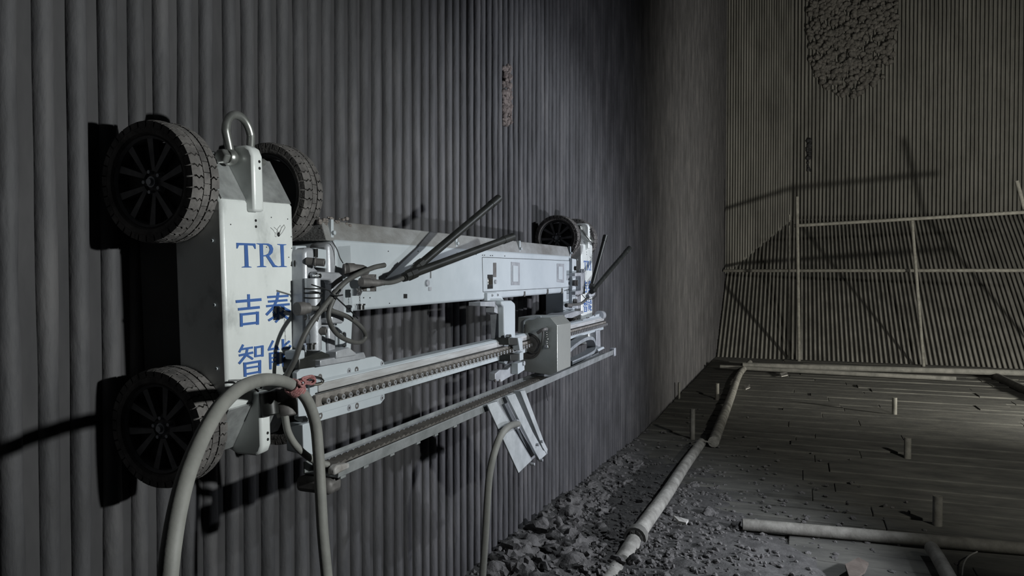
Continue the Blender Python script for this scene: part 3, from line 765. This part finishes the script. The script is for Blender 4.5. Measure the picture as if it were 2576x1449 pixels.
# far hinge hardware
part('c_bracket', MB().pslab([(1447, 687), (1472, 685), (1472, 739), (1448, 742), (1448, 733), (1462, 731), (1462, 697), (1460, 694), (1447, 695)], .32, .03), M['cast'], robot, bevel=.002)
part('hinge_plate', MB().pslab([(1440, 650), (1450, 652), (1450, 775), (1440, 776)], .29, .05), M['white'], robot, bevel=.003)
part('hinge_casting', MB().pslab([(1450, 690), (1462, 690), (1462, 776), (1452, 778)], .285, .05), M['cast'], robot, bevel=.006)
bolt(1471, 682, .335, .011, .03, (1, 0, 0), robot, mat='cast')
bolt(1454, 712, .32, .016, .03, (1, .2, 0), robot)
bolt(1450, 675, .30, .012, .03, (1, .3, 0), robot, mat='blackm')
bolt(1452, 758, .31, .012, .03, (1, .3, 0), robot)
part('support_plate', MB().pslab([(1421, 792), (1446, 783), (1468, 782), (1468, 788), (1440, 800), (1421, 800)], .315, .10), M['cast'], robot, bevel=.003)
# thick signal connectors and looping cables at the near hinge
part('cable_connector', MB().tube([atx(864, 679, .315), atx(871, 679, .32), atx(872, 679, .322), atx(889, 679, .33), atx(890, 679, .33), atx(912, 680, .342), atx(926, 682, .35)], [.016, .016, .0185, .018, .016, .0145, .009], 20), M['conn'], robot, smooth=30)
part('signal_cable', MB().tube(catmull([atx(967, 667, .375), atx(940, 673, .372), atx(905, 688, .368), atx(872, 707, .362), atx(846, 733, .356), atx(812, 775, .352), atx(780, 818, .346), atx(757, 862, .336), atx(742, 905, .322), atx(722, 945, .30), atx(712, 990, .285)], 6), .0067, 12), M['cable'], robot, smooth=60)
part('signal_cable', MB().tube(catmull([atx(776, 775, .338), atx(800, 776, .342), atx(838, 783, .345), atx(880, 800, .345), atx(910, 825, .345), atx(919, 846, .34), atx(908, 860, .34), atx(882, 859, .345), atx(850, 842, .35), atx(831, 815, .352), atx(827, 788, .352), atx(836, 760, .354), atx(848, 737, .356)], 6), .0061, 12), M['cable'], robot, smooth=60)
zt = MB()
for pts in (((784, 716), (808, 724), (830, 732)), ((830, 734), (860, 762), (885, 785), (900, 801)), ((832, 741), (848, 744), (862, 742))):
    zt.tube(catmull([atx(a, b, .366) for a, b in pts], 4), .0018, 6)
zt.tube([atx(846, 733, .357) + Vector((0.011 * math.cos(q), 0.009 * math.sin(q), 0.006 * math.sin(q))) for q in [k * math.pi / 6 for k in range(12)]], .002, 6, closed=True)
part('cable_tie', zt, M['wire'], robot)
part('ground_wire', MB().tube(catmull([atx(835, 606, .30), atx(848, 628, .305), atx(855, 648, .31), atx(863, 662, .318)], 5), .0014, 6), M['wire'], robot)
part('thin_wire', MB().tube(catmull([atx(575, 958, .275), atx(600, 957, .285), atx(620, 960, .29), atx(650, 985, .30)], 5), .0022, 6), M['wire'], robot)
# dark bundle below the panel (power connectors)
part('power_connector', MB().tube([atx(700, 975, .285), atx(716, 1010, .30), atx(717, 1010, .30), atx(724, 1048, .31)], [.036, .036, .028, .024], 18), M['conn'], robot, bevel=.003)
part('power_connector', MB().tube([atx(672, 985, .285), atx(680, 1045, .295)], [.022, .020], 16), M['blackm'], robot, bevel=.003)
part('hook_plate', MB().tube([atx(744, 1052, .31), atx(760, 1055, .33), atx(778, 1053, .33)], [.004, .008, .008], 8), M['white'], mp_)

# eye bolt on the mount plate
eb = MB().tube([atx(790 + 22 * math.cos(q) * 1.0, 958 + 9 * math.sin(q), .335 + .0 * q) for q in [k * math.pi / 8 for k in range(16)]], .0042, 8, closed=True)
part('eye_hook', eb, M['chrome'], mp_)

# ------------------------------------------------------------------ hoses and rope (things of their own)
hp = [((418, 1490), .66), ((430, 1380), .65), ((448, 1275), .63), ((474, 1180), .60), ((513, 1090), .55), ((558, 1018), .50), ((612, 972), .45), ((672, 955), .41), ((728, 966), .375), ((768, 1000), .365), ((792, 1060), .365), ((801, 1140), .37), ((806, 1230), .38), ((812, 1340), .39), ((822, 1449), .40), ((826, 1500), .40)]
tag(part('thick_hose', MB().tube(catmull([atx(*p, x) for p, x in hp], 8), .0133, 16), M['hose'], smooth=60), 'thick grey hose arching over the lower corner of the robot, tied with pink rope', 'hose')
tag(part('thin_hose', MB().tube(catmull([atx(717, 1045, .315), atx(724, 1085, .318), atx(742, 1118, .322), atx(770, 1145, .33), atx(800, 1163, .34), atx(825, 1170, .35)], 6), .0085, 12), M['hose'], smooth=60), 'thin grey hose curving from below the lettered panel into the cable tray', 'hose')
tag(part('chute_hose', MB().tube(catmull([atx(1302, 1066, .43), atx(1282, 1072, .45), atx(1262, 1092, .45), atx(1246, 1130, .44), atx(1232, 1190, .43), atx(1226, 1260, .42), atx(1221, 1350, .41), atx(1214, 1449, .40), atx(1212, 1490, .40)], 6), .0125, 14), M['hose'], smooth=60), 'grey hose hanging straight down from the chute under the robot', 'hose')
rope = MB()
cR = atx(741, 976, .372)
tdir = (atx(768, 1000, .365) - atx(728, 966, .375)).normalized()
u = tdir.orthogonal().normalized(); w = tdir.cross(u)
sp = []
for k in range(60):
    q = k / 59 * 2 * math.pi * 4.2
    sp.append(cR + tdir * (-.016 + .032 * k / 59) + (u * math.cos(q) + w * math.sin(q)) * (.0165 + .0012 * math.sin(3 * q)))
rope.tube(sp, .0031, 8)
rope.tube(catmull([atx(750, 965, .39), atx(760, 972, .40), atx(768, 962, .395), atx(760, 953, .39), atx(772, 948, .385), atx(786, 946, .36), atx(792, 955, .345), atx(780, 962, .345), atx(766, 958, .37)], 6), .0029, 8)
rope.tube(catmull([atx(768, 965, .38), atx(786, 966, .36), atx(793, 957, .35), atx(780, 949, .36), atx(765, 955, .37), atx(752, 962, .38)], 6), .0029, 8)
tag(part('rope_tie', rope, M['rope'], smooth=60), 'faded red rope knotted around the thick hose and a steel hook', 'rope')
tag(part('hanging_wire', MB().tube(catmull([atx(1372, 955, .39), atx(1373, 975, .39), atx(1375, 992, .39), atx(1378, 1008, .39)], 4), .0012, 6), M['wire']), 'thin black wire end dangling below the cable tray', 'wire')

# ------------------------------------------------------------------ slag and a dark hole on the walls
def slag_patch(name, pts, plane_pt, r, n, mat, seed, label, cat, zmul=1.0):
    q = random.Random(seed); mb = MB()
    for k in range(n):
        p, rr = pts(q)
        s = rr * q.uniform(.6, 1.3)
        vs = []; ico = ICO
        for v in ico[0]:
            d = 1 + .45 * noise.noise(v * 1.7 + Vector((k * 3.1, seed, 0)))
            vs.append(Vector(p) + Vector((v.x * s * plane_pt[0], v.y * s * plane_pt[1], v.z * s * zmul)) * d)
        mb.add(vs, ico[1])
    return tag(part(name, mb, mat, smooth=180), label, cat)
bm = bmesh.new(); bmesh.ops.create_icosphere(bm, subdivisions=2, radius=1)
bm.verts.index_update(); ICO = ([v.co.copy() for v in bm.verts], [tuple(v.index for v in f.verts) for f in bm.faces]); bm.free()
bm = bmesh.new(); bmesh.ops.create_icosphere(bm, subdivisions=3, radius=1)
bm.verts.index_update(); ICO3 = ([v.co.copy() for v in bm.verts], [tuple(v.index for v in f.verts) for f in bm.faces]); bm.free()
bm = bmesh.new(); bmesh.ops.create_icosphere(bm, subdivisions=1, radius=1)
bm.verts.index_update(); ICO1 = ([v.co.copy() for v in bm.verts], [tuple(v.index for v in f.verts) for f in bm.faces]); bm.free()

def big(q):
    while True:
        px, py = q.uniform(2030, 2262), q.uniform(-60, 250)
        cx = 2135; half = 112 * math.sqrt(max(0, 1 - max(0, (py - 60) / 185) ** 2))
        if abs(px - (2145 - max(0, py - 120) * .12)) < half + q.uniform(-10, 12): break
    return aty(px, py, YF - .03), .055
slag_patch('slag_cluster', big, (1, 1.3, 1), .09, 900, M['slag'], 3, 'big dark rough patch of slag stuck high on the far tube wall', 'slag')
def small(q): return atx(q.uniform(1264, 1284), q.uniform(165, 312), -.006), .013
slag_patch('slag_crust', small, (1.0, 1.2, 1.6), .012, 130, M['slag2'], 5, 'narrow reddish slag crust on the tubes above the beam', 'slag')
def hole_(q): return aty(q.uniform(2030, 2038), q.uniform(350, 430), YF - .02), .04
slag_patch('hole_lumps', hole_, (1, .8, 1.6), .05, 40, M['black'], 9, 'black lumps standing in for a dark hole in the far wall below the big patch', 'slag')  # black lumps added in place of an opening in the wall

# ------------------------------------------------------------------ scaffold pipes by the far wall
def pole(name, a, b, r, mat, label, cat='pipe', group=None, n=12):
    return tag(part(name, MB().tube([a, b], r, n), mat, smooth=40), label, cat, group)
YS = 14.1
pole('scaffold_post', aty(2005, 495, YS + .05), Vector((aty(2010, 915, YS + .05).x, YS + .05, 0)), .030, M['pipe'], 'tall scaffold post left of the others before the far wall')
pole('scaffold_post', aty(1985, 540, YS + .3), Vector((aty(1984, 905, YS + .3).x, YS + .3, 0)), .014, M['pipe'], 'thin upright rod just left of the tall scaffold post')
pole('scaffold_post', aty(2294, 552, YS), Vector((aty(2324, 908, YS).x, YS, 0)), .026, M['pipe'], 'slightly leaning scaffold post in the middle of the far wall')
pole('scaffold_post', aty(2558, 455, YS - .2), Vector((aty(2690, 915, YS - .2).x, YS - .2, 0)), .030, M['pipe'], 'scaffold post at the right edge before the far wall')
pole('scaffold_pipe', Vector((.03, 15.6, 1.62)), aty(2640, 680, 13.6), .030, M['pipe'], 'level scaffold pipe crossing the far wall at eye height')
pole('scaffold_pipe', aty(1998, 568, YS + .1), aty(2640, 530, YS - .3), .030, M['pipe'], 'upper scaffold pipe rising slightly to the right on the far wall')
pole('floor_pipe', atz(1812, 923, .06), atz(2405, 953, .06), .035, M['darkp'], 'long pipe lying on the floor ahead of the far wall')
pole('floor_pipe', atz(1868, 919, .10), atz(2640, 940, .10), .045, M['darkp'], 'long straight pipe along the foot of the far wall')
pole('floor_bar', atz(2485, 938, .03), atz(2640, 1010, .03), .06, M['darkp'], 'bar lying slanted on the floor at the far right')

# pipes and stubs on the floor
def wpipe(name, pts, rs, mat, label, cat='pipe'):
    return tag(part(name, MB().tube(catmull(pts, 5), [rs[0] + (rs[1] - rs[0]) * k / (5 * (len(pts) - 1)) for k in range(5 * (len(pts) - 1) + 1)], 12), mat, smooth=60), label, cat)
wpipe('floor_pipe', [atz(1886, 912, .05), atz(1860, 942, .05), atz(1838, 1000, .05), atz(1815, 1060, .05), atz(1795, 1112, .05)], (.045, .050), M['pipew'], 'farthest piece of the pale pipe line running along the wall')
wpipe('floor_pipe', [atz(1764, 1114, .05), atz(1722, 1172, .07), atz(1678, 1240, .10), atz(1635, 1300, .12), atz(1604, 1344, .13)], (.042, .045), M['pipew'], 'pale wrapped pipe lying on the ash heap beside the wall')
wpipe('floor_pipe', [atz(1594, 1362, .12), atz(1565, 1410, .10), atz(1535, 1455, .09), atz(1500, 1510, .08)], (.043, .043), M['pipew'], 'nearest piece of the pale pipe line, half sunk in ash')
cl = atz(1600, 1350, .13)
tag(part('pipe_clamp', MB().lathe([(-.035, .047), (-.035, .062), (.035, .062), (.035, .047)], 16, 'y', cl), M['darkp'], smooth=40), 'rusty coupler between two pieces of the pale pipe', 'coupler')
a = atz(1868, 1319, .05); b = atz(2700, 1392, .03)
tag(part('floor_pipe', MB().tube([a, a + (b - a) * .5, b], .036, 16), M['pipe'], smooth=40), 'long pipe lying across the planks with its open end on the ash', 'pipe')
wpipe('floor_pipe', [atz(2343, 1378, .06), atz(2358, 1400, .06), atz(2385, 1449, .06), atz(2410, 1500, .06)], (.036, .038), M['pipe'], 'short thick pipe at the lower right corner')
for px, pt, pb, r, lb in ((2358, 1247, 1322, .028, 'nearest scaffold tube stub standing up from the planks'), (2283, 1101, 1152, .028, 'middle scaffold tube stub standing up from the planks'), (2250, 1000, 1042, .026, 'farthest scaffold tube stub standing up from the planks'),
                          (1742, 1028, 1106, .024, 'pale upright stub beside the pipe line near the wall'), (1804, 964, 1006, .024, 'small pale upright stub farther along the pipe line'), (1708, 962, 1004, .014, 'thin dark rod standing close to the tube wall')):
    base = atz(px, pb, 0.0); top = CAM + ray(px, pt) * ((base - CAM).dot(FWD))
    pole('tube_stub', Vector((base.x, base.y, -.05)), Vector((base.x, base.y, top.z)), r, M['darkp'] if px == 1708 else M['pipe'], lb, 'tube stub')
tag(part('wire_loop', MB().tube(catmull([atz(2420, 1449, .02), atz(2424, 1420, .03), atz(2436, 1400, .04), atz(2458, 1388, .02)], 5), .004, 6), M['scrap'], smooth=60), 'thin pale wire curling on the planks at lower right', 'wire')
tag(part('twine', MB().tube(catmull([atz(1742, 1113, .06), atz(1760, 1109, .09), atz(1778, 1111, .08), atz(1790, 1116, .05)], 5), .008, 6), M['pipe'], smooth=60), 'twine tied across the joint of the pale pipe line', 'twine')
def scrap(name, pts, h, mat, label, cat):
    mb = MB().slab([atz(px, py, h) for px, py in pts], (0, 0, .012))
    for v in mb.v: v.z += .02 * noise.noise(v * 9)
    tag(part(name, mb, mat, smooth=0), label, cat)
scrap('paper_scrap', [(1694, 1303), (1712, 1309), (1732, 1313), (1726, 1319), (1708, 1315)], .10, M['scrap'], 'white paper scrap lying on the ash beside the pale pipe', 'scrap')
scrap('paper_scrap', [(1872, 972), (1886, 970), (1887, 978), (1876, 981)], .02, M['scrap'], 'pale scrap on the planks beside the pipe line', 'scrap')
scrap('paper_scrap', [(1962, 940), (1980, 938), (1982, 945), (1966, 947)], .02, M['scrap'], 'pale scrap on the floor near the far wall', 'scrap')
scrap('cloth_scrap', [(2126, 1428), (2160, 1406), (2185, 1418), (2176, 1446), (2140, 1470)], .05, M['tan'], 'crumpled tan rag on the planks at the bottom of the picture', 'rag')

# ------------------------------------------------------------------ loose lumps of ash
LV = []
for s in range(6):
    mb = MB(); vs = []
    for v in ICO3[0]:
        d = 1 + .6 * noise.noise(v * 1.3 + Vector((s * 5.1, 2.0, 0))) + .5 * noise.noise(v * 2.6 + Vector((s * 1.7, 7.0, 3))) + .22 * noise.noise(v * 6 + Vector((s, 1, 3)))
        vs.append(Vector((v.x * d, v.y * d * .85, v.z * d * .62)))
    mb.add(vs, ICO3[1]); LV.append(mb.mesh('ash_lump', 50))
q = random.Random(21); cnt = 0
while cnt < 300:
    x = abs(q.gauss(0, .55)) + .05; yv = q.uniform(3.0, 6.2)
    if x > 1.9: continue
    dens = math.exp(-(yv - 3.0) / 1.1) * (1.0 if x < .8 else .55) + (.25 if x < .25 else 0)
    if q.random() > dens: continue
    s = q.choice([.02, .026, .032, .04, .05, .06]) * (1.15 if x < .4 and yv < 4.6 else .7)
    x = max(x, s * .9)
    o = link('ash_lump', LV[q.randrange(6)], M['lump'], None, Matrix.Translation((x, yv, heap_h(x, yv) + s * .15)) @ Matrix.Rotation(q.uniform(0, 6.3), 4, 'Z') @ Matrix.Rotation(q.uniform(-.6, .6), 4, 'X') @ Matrix.Diagonal((s * q.uniform(.8, 1.4), s, s * q.uniform(.8, 1.2), 1)))
    if x < .28: tag(o, 'rough grey lump of ash piled against the foot of the tube wall', 'ash lump', 'lumps against the tube wall')
    elif s > .032: tag(o, 'large rough lump of ash lying out on the heap, clear of the wall', 'ash lump', 'large lumps out on the ash heap')
    else: tag(o, 'small clod of ash lying out on the heap, clear of the wall', 'ash lump', 'small clods out on the ash heap')
    cnt += 1
gr = MB()
for k in range(2600):
    x = abs(q.gauss(0, .8)); yv = 2.9 + abs(q.gauss(0, 1.7))
    if x > 2.6 or yv > 8.8: continue
    s = q.uniform(.006, .018)
    h = heap_h(x, yv)
    if h < -.02: h = -.0
    c = Vector((max(x, s), yv, h + s * .3)); sc = Vector((q.uniform(.7, 1.5), q.uniform(.7, 1.5), q.uniform(.5, 1)))
    gr.add([c + Vector((v.x * s * sc.x, v.y * s * sc.y, v.z * s * sc.z)) * q.uniform(.75, 1.2) for v in ICO1[0]], ICO1[1])
tag(part('gravel', gr, M['lump'], smooth=0), 'fine grey grit scattered over the ash heap and planks', 'grit', kind='stuff')
